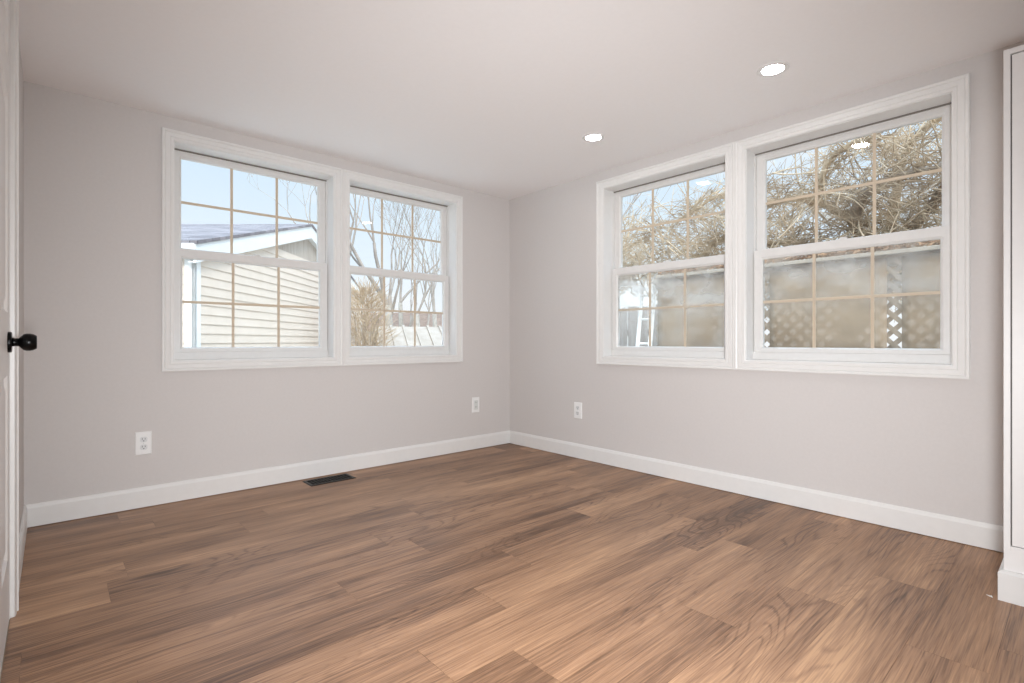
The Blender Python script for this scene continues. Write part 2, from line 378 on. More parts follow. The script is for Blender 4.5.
# walls with window openings
def wall_with_holes(name, u0, u1, holes, rz, label):
    mb = MB(); cur = u0
    for a, b in holes:
        mb.box(cur, a, 0, TW, GZ, H); mb.box(a, b, 0, TW, GZ, SILL); mb.box(a, b, 0, TW, HEAD, H); cur = b
    mb.box(cur, u1, 0, TW, GZ, H)
    o = mb.build(name, 'wall'); o.rotation_euler = (0, 0, rz); return struct(o, label, 'wall')
wall_with_holes('wall_front', XC, 0, WIN_A, 0, 'greige wall with two windows facing the white garage')
wall_with_holes('wall_right', -TW, -YB, WIN_B, -pi / 2, 'greige wall with two windows facing the lattice fence')
DY0, DY1, DH = -2.16, -1.222, 2.33                    # door opening
wl = MB(); wl.box(XC - TW, XC, DY1, TW, GZ, H); wl.box(XC - TW, XC, YB - TW, DY0, GZ, H); wl.box(XC - TW, XC, DY0, DY1, DH, H)
struct(wl.build('wall_left', 'wall'), 'greige side wall holding the white panel door', 'wall')
struct(MB().box(XC, 0, YB - TW, YB, GZ, H).build('wall_back', 'wall'), 'greige wall behind the camera', 'wall')

# baseboards: flat board with bevelled top
def baseboard(name, length, loc, rz, label, flip=False):
    prof = [(0, 0.0, 0), (0, -0.015, 0.0), (0, -0.015, 0.102), (0, -0.0115, 0.112), (0, -0.0075, 0.123), (0, 0.0, 0.124)]
    o = MB().prism(prof, (0, 0, 0), (length, 0, 0)).build(name, 'trim', bevel=0.0015); o.location = (loc[0], loc[1], 0.003); o.rotation_euler = (0, 0, rz)
    return struct(o, label, 'baseboard')
baseboard('baseboard_front', -XC, (XC, 0, 0), 0, 'white baseboard under the windows behind the floor register')
baseboard('baseboard_right', 3.632 - 0.0005, (0, 0, 0), -pi / 2, 'white baseboard under the windows beside the white cabinet')
baseboard('baseboard_left', 1.157, (XC, -1.157, 0), pi / 2, 'short white baseboard between door casing and room corner')

# ------------------------------------------------------------------ windows
CAS = [(0.0, -0.004), (0.0, -0.011), (0.004, -0.013), (0.016, -0.013), (0.019, -0.0105), (0.022, -0.0145), (0.044, -0.0165), (0.047, -0.014), (0.050, -0.019), (0.056, -0.022), (0.062, -0.022), (0.065, -0.019), (0.065, 0.0), (0.0, 0.0)]
def make_window(n, hw, loc, rz, wl_, wr_, low_glass, label):
    """local x along the wall, y outward, z up from the bottom of the opening; hw half width of the opening"""
    t = empty('window_%d' % n, loc, rz); struct(t, label, 'window')
    h = HEAD - SILL; j = hw - 0.004
    MB().sweep((-hw, hw, 0.0, h), CAS, (wl_ / 0.065, wr_ / 0.065, 1.0, 1.0)).build('casing', 'trim', t)
    # jamb extension round the opening
    MB().sweep((-j, j, 0.004, h - 0.004), [(0.0, -0.003), (0.0, 0.205), (0.0039, 0.205), (0.0039, -0.003)]).build('jamb', 'trim', t)
    fr = MB()
    fr.box(-j, j, 0.098, 0.20, 0.004, 0.053).box(-j, j, 0.104, 0.20, 0.053, 0.060)
    fr.box(-j, j, 0.132, 0.20, h - 0.020, h - 0.004)
    fr.box(-j, -j + 0.008, 0.112, 0.20, 0.053, h - 0.02).box(j - 0.008, j, 0.112, 0.20, 0.053, h - 0.02)
    fr.build('frame', 'vinyl', t, bevel=0.0015)
    MB().box(-j, j, 0.1285, 0.1315, h - 0.0135, h - 0.0042).build('head_shade_strip', 'head_shade', t)  # dark strip painted as the shade in the head gap
    s = hw - 0.010; g = hw - 0.065
    gz = (0.0855, 0.6715, 0.7455, 1.3405)
    def sash(name, zb, zt, ga, gb, y0, y1, glass):
        prof = [(0.0, y0 + 0.010), (0.010, y0), (0.0451, y0), (0.0451, y1), (0.0, y1)]
        # sides 0.055 wide, rails as measured
        so = MB().sweep((-g, g, ga, gb), [(o / 0.0451, y) for o, y in prof], (s - g, s - g, ga - zb, zt - gb)).build(name, 'vinyl', t, bevel=0.0015)
        ym = (y0 + y1) / 2
        MB().box(-g, g, ym - 0.008, ym + 0.008, ga, gb).build('pane', glass, so)
        gr = MB(); w = 0.0085
        for q in (-g + 2 * g / 3, -g + 4 * g / 3): gr.box(q - w, q + w, ym - 0.003, ym + 0.003, ga, gb)
        zm = (ga + gb) / 2 + 0.008
        xs = [-g, -g + 2 * g / 3 - w, -g + 2 * g / 3 + w, -g + 4 * g / 3 - w, -g + 4 * g / 3 + w, g]
        for a, b in ((0, 1), (2, 3), (4, 5)): gr.box(xs[a], xs[b], ym - 0.003, ym + 0.003, zm - w, zm + w)
        gr.build('grille', 'grille', so)
        return so
    lo = sash('lower_sash', 0.054, 0.7355, gz[0], gz[1], 0.100, 0.132, low_glass)
    up = sash('upper_sash', 0.6865, h - 0.005, gz[2], gz[3], 0.140, 0.172, 'glass')
    # sash lock and tilt latches on the meeting rail
    lk = MB().box(-0.030, 0.030, 0.104, 0.128, 0.7355, 0.7415).box(-0.012, 0.022, 0.108, 0.124, 0.7415, 0.7505).build('sash_lock', 'vinyl', lo, bevel=0.003)
    for q in (-1, 1):
        MB().box(q * (s - 0.075) - 0.022, q * (s - 0.075) + 0.022, 0.106, 0.126, 0.7355, 0.7395).build('tilt_latch', 'vinyl', lo, bevel=0.0015)
    return t
def wa(i): return (WIN_A[i][0] + WIN_A[i][1]) / 2, (WIN_A[i][1] - WIN_A[i][0]) / 2
def wbn(i): return (WIN_B[i][0] + WIN_B[i][1]) / 2, (WIN_B[i][1] - WIN_B[i][0]) / 2
c, hw = wa(0); make_window(1, hw, (c, 0, SILL), 0, 0.065, 0.0622, 'glass', 'white double-hung window showing the neighbouring garage')
c, hw = wa(1); make_window(2, hw, (c, 0, SILL), 0, 0.0622, 0.065, 'glass', 'white double-hung window showing bare trees and low roofs')
c, hw = wbn(0); make_window(3, hw, (0, -c, SILL), -pi / 2, 0.066, 0.0687, 'fogglass', 'white double-hung window with fogged lower pane showing the ladder')
c, hw = wbn(1); make_window(4, hw, (0, -c, SILL), -pi / 2, 0.0687, 0.068, 'fogglass2', 'white double-hung window nearest the cabinet showing lattice and branches')

# ------------------------------------------------------------------ door in the left wall
dr = empty('door_1', (XC, DY0, 0)); struct(dr, 'white panelled door with a black knob, closed', 'door')
DW = DY1 - DY0
xf = -0.0012                                           # door face, local x
slab = MB(); dy0, dy1, dz0, dz1 = 0.016, DW - 0.014, 0.010, DH - 0.016
st = 0.115
cols = [(dy0 + st, (dy0 + dy1) / 2 - 0.055), ((dy0 + dy1) / 2 + 0.055, dy1 - st)]
rows = [(0.25, 0.90), (1.12, 1.88), (1.99, dz1 - 0.12)]
# stiles and rails (recess behind panels)
slab.box(-0.04, xf, dy0, cols[0][0], dz0, dz1).box(-0.04, xf, cols[0][1], cols[1][0], dz0, dz1).box(-0.04, xf, cols[1][1], dy1, dz0, dz1)
for (ya, yb) in cols:
    zc = dz0
    for (za, zb) in rows:
        slab.box(-0.04, xf, ya, yb, zc, za); zc = zb
    slab.box(-0.04, xf, ya, yb, zc, dz1)
slab.build('door_leaf', 'door', dr)
for (ya, yb) in cols:
    for (za, zb) in rows:
        p = MB(); n0 = [(xf, 0.0), (xf - 0.009, 0.012), (xf - 0.009, 0.030), (xf - 0.003, 0.052)]
        base = 0
        for x_, o_ in n0: p.v += [(x_, ya + o_, za + o_), (x_, yb - o_, za + o_), (x_, yb - o_, zb - o_), (x_, ya + o_, zb - o_)]
        for i_ in range(3):
            for k_ in range(4):
                l_ = (k_ + 1) % 4; p.f.append((i_ * 4 + k_, i_ * 4 + l_, i_ * 4 + 4 + l_, i_ * 4 + 4 + k_))
        p.f.append((12, 13, 14, 15))
        p.build('panel', 'door', dr)
jb = MB()
jb.box(-TW, -0.0005, 0.0, 0.013, 0.0, DH).box(-TW, -0.0005, DW - 0.012, DW, 0.0, DH).box(-TW, -0.0005, 0.013, DW - 0.012, DH - 0.013, DH)
jb.box(-0.07, -0.041, DW - 0.024, DW - 0.012, 0.0, DH - 0.013).box(-0.07, -0.041, 0.013, 0.025, 0, DH - 0.013)
jb.build('jamb', 'trim', dr)
kz = 1.016; ky = -1.335 - DY0
MB().lathe([(0.0, xf), (0.0368, xf), (0.0368, xf + 0.007), (0.0345, xf + 0.0105), (0.0, xf + 0.011)], 36, (0, ky, kz), 'x').build('rose', 'black', dr, smooth=False, bevel=0.001)
kn = MB().lathe([(0.0, xf + 0.010), (0.0155, xf + 0.010), (0.0145, xf + 0.016), (0.0145, xf + 0.028), (0.0205, xf + 0.033), (0.0285, xf + 0.040), (0.0312, xf + 0.048), (0.0312, xf + 0.057), (0.0290, xf + 0.066), (0.0245, xf + 0.0735), (0.0225, xf + 0.0755), (0.0, xf + 0.076)], 36, (0, ky, kz), 'x').build('knob', 'black', dr, smooth=True)
MB().box(-0.004, -0.0035 + 0.003, DW - 0.0145, DW - 0.012, kz - 0.028, kz + 0.028).build('strike_plate', 'chrome', dr)
# casing of the door
dc = MB()
prof = [(0.0, 0.0), (0.0, 0.011), (0.005, 0.0135), (0.030, 0.016), (0.048, 0.016), (0.052, 0.021), (0.062, 0.021), (0.064, 0.019), (0.064, 0.0)]
y0c, y1c, zc = DY0 + 0.004, DY1 + 0.0, DH - 0.004
base = len(dc.v)
for o_, x_ in prof:
    dc.v += [(XC + x_, y0c - o_, 0), (XC + x_, y0c - o_, zc + o_), (XC + x_, y1c + o_, zc + o_), (XC + x_, y1c + o_, 0)]
for i_ in range(len(prof)):
    j_ = (i_ + 1) % len(prof)
    for k_ in range(3): dc.f.append((i_ * 4 + k_, i_ * 4 + k_ + 1, j_ * 4 + k_ + 1, j_ * 4 + k_))
dc.f.append(tuple(i_ * 4 for i_ in range(len(prof)))); dc.f.append(tuple(i_ * 4 + 3 for i_ in range(len(prof)))[::-1])
struct(MB().box(XC - TW - 1.0, XC - TW - 0.9, DY0 - 0.5, DY1 + 0.5, 0, H).box(XC - TW - 0.9, XC - TW, DY0 - 0.6, DY0 - 0.5, 0, H).box(XC - TW - 0.9, XC - TW, DY1 + 0.5, DY1 + 0.6, 0, H).box(XC - TW - 1.0, XC - TW, DY0 - 0.6, DY1 + 0.6, H, H + 0.1).build('wall_hall_block', 'wall'), 'added hall walls behind the closed door, blocking daylight', 'wall')  # unseen box added to stop daylight leaking under the door
struct(MB().box(XC - TW - 0.9, XC, DY0 - 0.5, DY1 + 0.5, -0.1, -0.0015).build('floor_hall_block', 'cedar'), 'added hall floor behind the closed door, blocking daylight', 'floor')  # added with the hall box, closes the leak from below
struct(dc.build('trim_1', 'trim'), 'white moulded casing around the panel door', 'door casing')

# ------------------------------------------------------------------ white cabinet at right
XF = -0.63; CY0 = -3.6463; CY1 = -4.75; CT = 2.166
cb_ = empty('tall_cabinet', (-0.315, (CY0 + CY1) / 2, 0)); tag(cb_, 'tall white built-in cabinet standing at the end of the right wall', 'cabinet')
def cbuild(mb, name, m, **k):
    o = mb.build(name, m, **k); o.parent = cb_; o.matrix_parent_inverse = Matrix.Translation(cb_.location).inverted(); return o
body = MB()
body.box(XF + 0.02, -0.002, CY0, CY1, 0.0, CT)
body.box(XF, XF + 0.02, CY0, CY0 - 0.020, 0.1966, CT).box(XF, XF + 0.02, CY1, CY1 + 0.020, 0.1966, CT)
body.box(XF, XF + 0.02, CY0 - 0.020, CY1 + 0.020, 2.144, CT).box(XF, XF + 0.02, CY0 - 0.020, CY1 + 0.020, 0.1966, 0.2172)
body.box(XF + 0.004, XF + 0.02, CY0 - 0.0, CY1, 0.10, 0.1966)
cbuild(body, 'body', 'cabinet', bevel=0.0012)
cbuild(MB().box(XF + 0.013, XF + 0.0195, CY0 - 0.0202, CY1 + 0.0202, 0.2142, 2.1438), 'door_gap', 'gap')
midy = (CY0 + CY1) / 2
for ya, yb, hy in ((CY0 - 0.0242, midy + 0.0015, midy + 0.04), (midy - 0.0015, CY1 + 0.0242, midy - 0.04)):
    d_ = cbuild(MB().box(XF + 0.0005, XF + 0.0125, ya, yb, 0.220, 2.139), 'door', 'cabinet', bevel=0.0015)
    hb = MB().tube([(XF + 0.0005, hy, 1.0), (XF - 0.028, hy, 1.0), (XF - 0.028, hy, 1.16), (XF + 0.0005, hy, 1.16)], 0.005, 8)
    h_ = hb.build('handle', 'black'); h_.parent = d_
bm_ = MB()
def ring(z, o): return [(-0.0155, CY0 + o, z), (XF - o, CY0 + o, z), (XF - o, CY1 + 0.0, z)]
pr = [(0.0, 0.0152), (0.108, 0.0152), (0.114, 0.011), (0.119, 0.006), (0.119, -0.003)]
rows_ = [ring(z, o) for z, o in pr]; rows_.append([(-0.0155, CY0 - 0.003, 0.0), (XF + 0.003, CY0 - 0.003, 0.0), (XF + 0.003, CY1, 0.0)])
for r_ in rows_: bm_.v += r_
nr = len(rows_)
for i_ in range(nr):
    j_ = (i_ + 1) % nr
    for k_ in range(2): bm_.f.append((i_ * 3 + k_, i_ * 3 + k_ + 1, j_ * 3 + k_ + 1, j_ * 3 + k_))
bm_.f.append(tuple(i_ * 3 for i_ in range(nr))); bm_.f.append(tuple(i_ * 3 + 2 for i_ in range(nr))[::-1])
cbuild(bm_, 'base_moulding', 'trim')
ch = MB().tube([(-0.628, -3.596, 0.002), (-0.638, -3.606, 0.0035), (-0.636, -3.612, 0.0035), (-0.645, -3.6155, 0.003)], [0.0008, 0.002, 0.0032, 0.0015], 6).build('caulk_scrap', 'chip')
tag(ch, 'tiny curled scrap of white caulk on the floor beside the cabinet base', 'scrap')

# ------------------------------------------------------------------ outlets
def plate_base(name, loc, rz, w, h):
    t = empty(name, loc, rz)
    pl = MB(); hw_, hh = w / 2, h / 2
    pl.v = [(-hw_, 0, -hh), (hw_, 0, -hh), (hw_, 0, hh), (-hw_, 0, hh)]
    for o_, y_ in ((0.0, -0.003), (0.004, -0.0065)):
        pl.v += [(-hw_ + o_, y_, -hh + o_), (hw_ - o_, y_, -hh + o_), (hw_ - o_, y_, hh - o_), (-hw_ + o_, y_, hh - o_)]
    for i_ in range(2):
        for k_ in range(4):
            l_ = (k_ + 1) % 4; pl.f.append((i_ * 4 + k_, i_ * 4 + l_, i_ * 4 + 4 + l_, i_ * 4 + 4 + k_))
    pl.f += [(3, 2, 1, 0), (8, 9, 10, 11)]
    pl.build('cover_plate', 'plate', t)
    return t
def duplex(loc, rz, label, w=0.083, h=0.140):
    t = plate_base('power_outlet', loc, rz, w, h)
    for s_ in (-1, 1):
        zc_ = s_ * 0.0235
        sk = MB(); pts = []
        for k_ in range(28):
            a = 2 * pi * k_ / 28
            pts.append((max(-0.0185, min(0.0185, 0.0205 * cos(a))), -0.0066, zc_ + max(-0.0165, min(0.0165, 0.0195 * sin(a)))))
        sk.prism(pts, (0, 0, 0), (0, -0.003, 0)); so = sk.build('socket', 'socket', t)
        sl = MB().box(-0.0085, -0.0060, -0.0100, -0.0095, zc_ - 0.001, zc_ + 0.009).box(0.0060, 0.0085, -0.0100, -0.0095, zc_ - 0.001, zc_ + 0.009)
        sl.lathe([(0.0, -0.0100), (0.0032, -0.0100), (0.0032, -0.0095), (0.0, -0.0095)], 14, (0, 0, zc_ - 0.0085), 'y')
        sl.build('slots', 'slot', so)
    MB().lathe([(0.0, -0.0078), (0.003, -0.0078), (0.0035, -0.0062), (0.0, -0.0062)], 14, (0, 0, 0), 'y').build('screw', 'insert', t)
    return tag(t, label, 'outlet', None)
duplex((-3.0065, 0, 0.394), 0, 'white duplex outlet low on the wall left of the floor register')
duplex((0, -0.902, 0.417), -pi / 2, 'white duplex outlet low on the wall under the fogged window', 0.088, 0.140)
t = plate_base('power_outlet', (-0.432, 0, 0.418), 0, 0.086, 0.145); tag(t, 'white wall plate with grey rectangular insert near the room corner', 'outlet')
ins = MB().box(-0.0215, 0.0215, -0.0095, -0.006, -0.044, 0.044).build('insert', 'insert', t, bevel=0.002)
for s_ in (-1, 1):
    MB().box(-0.008, -0.0055, -0.0102, -0.0094, s_ * 0.021 - 0.001, s_ * 0.021 + 0.008).box(0.0055, 0.008, -0.0102, -0.0094, s_ * 0.021 - 0.001, s_ * 0.021 + 0.008).build('slots', 'slot', ins)

# ------------------------------------------------------------------ floor register
fvn = empty('floor_vent', (-1.902, -0.150, 0.0)); tag(fvn, 'dark metal floor register set in the planks beside the baseboard', 'floor vent')
hx, hy = 0.168, 0.084
fm = MB()
rg = [(hx, hy, 0.0003), (hx, hy, 0.002), (hx - 0.006, hy - 0.006, 0.0055), (hx - 0.020, hy - 0.020, 0.0055), (hx - 0.022, hy - 0.022, 0.0008)]
for a, b, z in rg: fm.v += [(-a, -b, z), (a, -b, z), (a, b, z), (-a, b, z)]
for i_ in range(4):
    for k_ in range(4):
        l_ = (k_ + 1) % 4; fm.f.append((i_ * 4 + k_, i_ * 4 + l_, i_ * 4 + 4 + l_, i_ * 4 + 4 + k_))
fm.build('frame', 'bronze', fvn)
MB().box(-hx + 0.02, hx - 0.02, -hy + 0.02, hy - 0.02, 0.0003, 0.0008).build('duct_opening', 'slot', fvn)
lv = MB(); lv.box(-0.003, 0.003, -hy + 0.022, hy - 0.022, 0.001, 0.0048)
lv.box(-hx + 0.022, hx - 0.022, -0.003, 0.003, 0.001, 0.0046)
for q in range(1, 12):
    xq = -hx + 0.022 + q * (2 * hx - 0.044) / 12
    lv.box(xq - 0.0018, xq + 0.0018, -hy + 0.022, hy - 0.022, 0.001, 0.0042)
lv.build('louvers', 'bronze', fvn)

# ------------------------------------------------------------------ recessed lights
def downlight(x, y, label):
    t = empty('recessed_light', (x, y, H)); tag(t, label, 'ceiling light', 'recessed ceiling lights')
    MB().lathe([(0.0525, -0.0005), (0.078, -0.0005), (0.078, -0.0015), (0.074, -0.0045), (0.055, -0.0045), (0.0525, -0.003)], 40, ring=True).build('trim_ring', 'trim', t)
    MB().lathe([(0.0, -0.0006), (0.0523, -0.0006), (0.0523, -0.0036), (0.0, -0.0042)], 40).build('lens', 'lens', t)
    return t
downlight(-0.616, -1.574, 'lit round recessed ceiling light nearer the room corner')
downlight(-0.620, -2.772, 'lit round recessed ceiling light in front of the fourth window, nearer the cabinet')

# flash lamp stand, added unseen behind the camera
fs = empty('fill_stand', (-3.31, -4.0, 0)); tag(fs, 'added black flash on a tripod stand behind the camera', 'fill')
MB().tube([(-0.11, -0.19, 0.12), (-0.11, -0.19, 0.86)], 0.012, 12).build('pole', 'black', fs)
for k_ in range(3):
    a = k_ * 2 * pi / 3 + 0.5
    MB().tube([(-0.11 + 0.012 * cos(a), -0.19 + 0.012 * sin(a), 0.5), (-0.11 + 0.1 * cos(a), -0.19 + 0.3 * sin(a), 0.01)], 0.009, 8).build('leg', 'black', fs)
hd = MB().lathe([(0.0, 0.0), (0.055, 0.0), (0.06, 0.02), (0.06, 0.13), (0.0, 0.13)], 24).build('fill_head', 'black', fs, loc=(-0.09, -0.14, 0.91))
hd.rotation_euler = Vector((2.2, 2.4, -0.3)).to_track_quat('Z', 'Y').to_euler()
fill.parent = fs; fill.matrix_parent_inverse = Matrix.Translation(fs.location).inverted()

# ================================================================== outdoors
g = MB().box(-40, 60, -30, 70, GZ - 0.1, GZ); struct(g.build('ground', 'lawn'), 'yard outside the windows, paled to bounce daylight indoors', 'yard')

# ---- garage next door: local x along FW (gable wall), local y away from us (-RT)
GL = 3.6
def out(D, px): return CAM + FW * D + RT * ((px - 512) / 514.8 * D)
gor = CAM + FW * 5.83 - RT * GL
gr_ = empty('garage', (gor.x, gor.y, GZ), YAW); tag(gr_, 'white sided garage with grey shingle gable roof next door', 'garage')
GWd, GDp = 6.5, 6.5; pk = GWd / 2; ez = 2.13 - GZ; pz = 3.05 - GZ; ov = 0.05
# body
b = MB(); b.box(0.02, GWd - 0.02, 0.02, GDp, 0, ez - 0.05).prism([(0.02, 0.02, ez - 0.05), (GWd - 0.02, 0.02, ez - 0.05), (pk, 0.02, pz - 0.12)], (0, 0, 0), (0, GDp - 0.02, 0))
b.build('body', 'gable', gr_)
# lapped siding on gable wall (y=0 side) and on the near side wall (x=0 side)
sg = MB(); n_ = 30; ph = 0.1115
for i_ in range(n_):
    z0_, z1_ = i_ * ph, (i_ + 1) * ph
    if z1_ > 2.95: break
    cut = max(0.10, (z1_ - ez + 0.10) / (pz - ez) * pk)       # courses end under the rake boards
    sg.prism([(0, 0.02, z0_), (0, -0.012, z0_), (0, -0.001, z1_), (0, 0.02, z1_)], (cut, 0, 0), (GWd - cut, 0, 0))
    if z1_ < ez - 0.02: sg.prism([(0.02, 0, z0_), (-0.012, 0, z0_), (-0.001, 0, z1_), (0.02, 0, z1_)], (0, 0.10, 0), (0, GDp, 0))
sg.build('siding', 'siding', gr_)
for (xx, yy) in ((0, 0), (GWd, 0)):
    s_ = 1 if xx == 0 else -1
    MB().box(xx - s_ * 0.018, xx + s_ * 0.10, -0.018, 0.02, 0, ez).box(xx - s_ * 0.018, xx + s_ * 0.02, -0.018, 0.10, 0, ez).build('corner_post', 'white_ext', gr_, bevel=0.004)
def slope_z(x): return pz - abs(x - pk) * (pz - ez) / pk
def roof_side(sgn):
    xe = pk - sgn * (pk + ov + 0.03); ze = slope_z(xe)
    o = MB()
    th = 0.04
    P_ = [(pk, -ov - 0.03, pz), (xe, -ov - 0.03, ze), (xe, GDp + 0.2, ze), (pk, GDp + 0.2, pz)]
    o.v = [(x, y, z + th) for x, y, z in P_] + P_
    o.f = [(0, 1, 2, 3), (7, 6, 5, 4), (0, 4, 5, 1), (1, 5, 6, 2), (2, 6, 7, 3), (3, 7, 4, 0)]
    ob = o.build('roof_slope', 'shingle', gr_)
    uv = ob.data.uv_layers.new(name='UVMap'); ll = math.hypot(xe - pk, ze - pz)
    for p in ob.data.polygons:
        for li in p.loop_indices:
            v = ob.data.vertices[ob.data.loops[li].vertex_index].co
            uv.data[li].uv = (v.y, abs(v.x - pk) / abs(xe - pk) * ll)
    # rake fascia
    MB().prism([(pk, 0, pz), (xe, 0, ze), (xe, 0, ze - 0.21), (pk, 0, pz - 0.21)], (0, -ov - 0.015, 0), (0, -ov + 0.012, 0)).build('rake_board', 'white_ext', gr_)
    MB().prism([(pk, 0, pz - 0.19), (xe, 0, ze - 0.19), (xe, 0, ze - 0.205), (pk, 0, pz - 0.205)], (0, -ov + 0.012, 0), (0, 0.02, 0)).build('soffit', 'white_ext', gr_)
    MB().box(xe - 0.012, xe + 0.012, -ov, GDp + 0.15, ze - 0.16, ze + 0.01).build('eave_board', 'white_ext', gr_)
roof_side(1); roof_side(-1)
dw = MB().box(-0.035, 0.0, 0.32, 1.25, 0.0, 2.2).build('side_door', 'white_ext', gr_, bevel=0.004)
MB().box(-0.05, -0.02, 0.25, 0.32, 0, 2.27).box(-0.05, -0.02, 1.25, 1.32, 0, 2.27).box(-0.05, -0.02, 0.25, 1.32, 2.2, 2.27).build('door_casing', 'white_ext', dw)
MB().box(-0.019, -0.014, 0.205, 0.25, 0, 2.27).build('trim_channel', 'greyfence', gr_)  # darker grey trim line beside the side door

# ---- bare trees
def grow(mb_t, mb_b, p, d, r, length, level, rnd, maxl, spread=0.6, upw=0.12):
    n = 5 if level < 2 else 4
    pts = [Vector(p)]; dd = Vector(d).normalized()
    for i_ in range(n):
        dd = (dd + Vector((rnd.uniform(-1, 1), rnd.uniform(-1, 1), rnd.uniform(-0.6, 1))) * 0.16 + Vector((0, 0, upw * 0.3))).normalized()
        pts.append(pts[-1] + dd * length / n)
    rads = [r * (1 - 0.42 * i_ / n) for i_ in range(n + 1)]
    (mb_t if level == 0 else mb_b).tube(pts, rads, 8 if level == 0 else (5 if level < 3 else 3), cap=level == 0)
    if level >= maxl: return
    k_ = 3 if level == 0 else rnd.choice((2, 3, 3))
    for q in range(k_):
        i_ = n if q < 2 else rnd.randint(2, n)
        ax = Vector((rnd.uniform(-1, 1), rnd.uniform(-1, 1), rnd.uniform(-0.3, 0.9)))
        nd = (dd + ax * spread).normalized()
        grow(mb_t, mb_b, pts[i_], nd, max(rads[i_] * rnd.uniform(0.55, 0.75), 0.004), length * rnd.uniform(0.62, 0.82), level + 1, rnd, maxl, spread, upw)
def bare_tree(D, px, height, r, seed, label, lean=(0, 0, 1), maxl=5, mt='barkpale', mb='twiggrey', spread=0.6):
    p = out(D, px); rnd = random.Random(seed)
    t = empty('bare_tree', (p.x, p.y, GZ)); tag(t, label, 'tree', 'bare trees beyond the yard')
    a, b = MB(), MB(); grow(a, b, (0, 0, -0.1), lean, r, height * 0.36, 0, rnd, maxl, spread)
    a.build('trunk', mt, t, smooth=True); b.build('branches', mb, t, smooth=True)
    return t
bare_tree(13.5, 391, 7.0, 0.17, 11, 'thick pale bare tree trunk standing behind the rusty shrub', maxl=6, spread=0.55)
bare_tree(17.0, 419, 7.0, 0.12, 5, 'slim bare tree standing beyond the pale shed roof', maxl=5)
bare_tree(20.5, 436, 7.5, 0.14, 23, 'bare tree furthest toward the room corner in the second window', maxl=5)
bare_tree(24.0, 403, 9.5, 0.15, 31, 'faint distant bare tree between the two nearer trunks', maxl=5)
bare_tree(15.0, 338, 8.0, 0.16, 17, 'bare tree behind the garage with twigs above its roof peak', maxl=6, lean=(0.0, 0.0, 1), mt='bark', mb='twiggrey')
bare_tree(26.0, 640, 8.0, 0.15, 41, 'bare tree beyond the white shed past the fence end', maxl=5)
bare_tree(19.0, 610, 9.0, 0.15, 47, 'bare tree just past the room corner, left of the white shed', maxl=5)

# ---- rusty shrub seen in the second window
def shrub(name, p, R, hgt, count, seed, m, label, cat='shrub', group=None):
    rnd = random.Random(seed); t = empty(name, (p.x, p.y, GZ)); tag(t, label, cat, group)
    st_ = MB(); tw = MB()
    for i_ in range(14):
        a = rnd.uniform(0, 2 * pi); q = Vector((cos(a), sin(a), 0)) * rnd.uniform(0.2, 0.9) * R
        st_.tube([(q.x * 0.15, q.y * 0.15, -0.05), (q.x * 0.5, q.y * 0.5, hgt * 0.4), (q.x * 0.9, q.y * 0.9, hgt * 0.8)], [0.022, 0.015, 0.006], 5)
    for i_ in range(count):
        a = rnd.uniform(0, 2 * pi); rr = R * math.sqrt(rnd.random()); z = rnd.uniform(0.05, 1.0) * hgt
        s_ = math.sqrt(max(0.05, 1 - (z / hgt - 0.45) ** 2 / 0.36)); q = Vector((cos(a) * rr * s_, sin(a) * rr * s_, z))
        d_ = Vector((cos(a) * rr / R + rnd.uniform(-.6, .6), sin(a) * rr / R + rnd.uniform(-.6, .6), rnd.uniform(0.2, 1.4))).normalized()
        l_ = rnd.uniform(0.15, 0.4)
        tw.tube([q, q + d_ * l_ * 0.5 + Vector((rnd.uniform(-.05, .05), rnd.uniform(-.05, .05), 0)), q + d_ * l_], [0.005, 0.004, 0.002], 3, cap=False)
    st_.build('stems', 'bark', t); w_ = tw.build('twigs', m, t); w_['kind'] = 'stuff'
    return t
shrub('shrub', out(9.5, 366), 0.38, 2.4, 1700, 3, 'twigrust', 'tan leafless shrub beside the garage, in front of the pale-roofed shed')

# ---- low shed with pale ribbed roof and brown-roofed house beyond
def gable_building(name, D, px, rz, w, d, eave, peak, mw, mr, label, cat, ribs=False, windows=()):
    p = out(D, px); t = empty(name, (p.x, p.y, GZ), rz); tag(t, label, cat)
    MB().box(-w / 2, w / 2, -d / 2, d / 2, 0, eave).prism([(-w / 2, -d / 2, eave), (-w / 2, d / 2, eave), (-w / 2, 0, peak)], (0, 0, 0), (w, 0, 0)).build('body', mw, t)
    for s_ in (-1, 1):
        o = MB(); o.prism([(0, 0, peak + 0.05), (0, s_ * (d / 2 + 0.15), eave - 0.02), (0, s_ * (d / 2 + 0.15), eave - 0.07), (0, 0, peak - 0.01)], (-w / 2 - 0.15, 0, 0), (w / 2 + 0.15, 0, 0))
        if ribs:
            x_ = -w / 2 - 0.1
            while x_ < w / 2 + 0.1:
                o.prism([(0, 0, peak + 0.085), (0, s_ * (d / 2 + 0.15), eave + 0.015), (0, s_ * (d / 2 + 0.15), eave - 0.03), (0, 0, peak + 0.04)], (x_, 0, 0), (x_ + 0.05, 0, 0)); x_ += 0.28
        o.build('roof_slope', mr, t)
    for (a, b_, za, zb) in windows:
        f_ = MB().box(a - 0.06, b_ + 0.06, -d / 2 - 0.03, -d / 2, za - 0.06, zb + 0.06).build('window', 'white_ext', t)
        MB().box(a, b_, -d / 2 - 0.035, -d / 2 - 0.02, za, zb).build('pane', 'slot', f_)
    return t
gable_building('low_shed', 12.0, 432, YAW - radians(90) + radians(20), 2.3, 2.2, 1.18, 1.76, 'greyfence', 'paleroof', 'low shed with pale ribbed roof in front of the bare trees', 'shed', ribs=True)
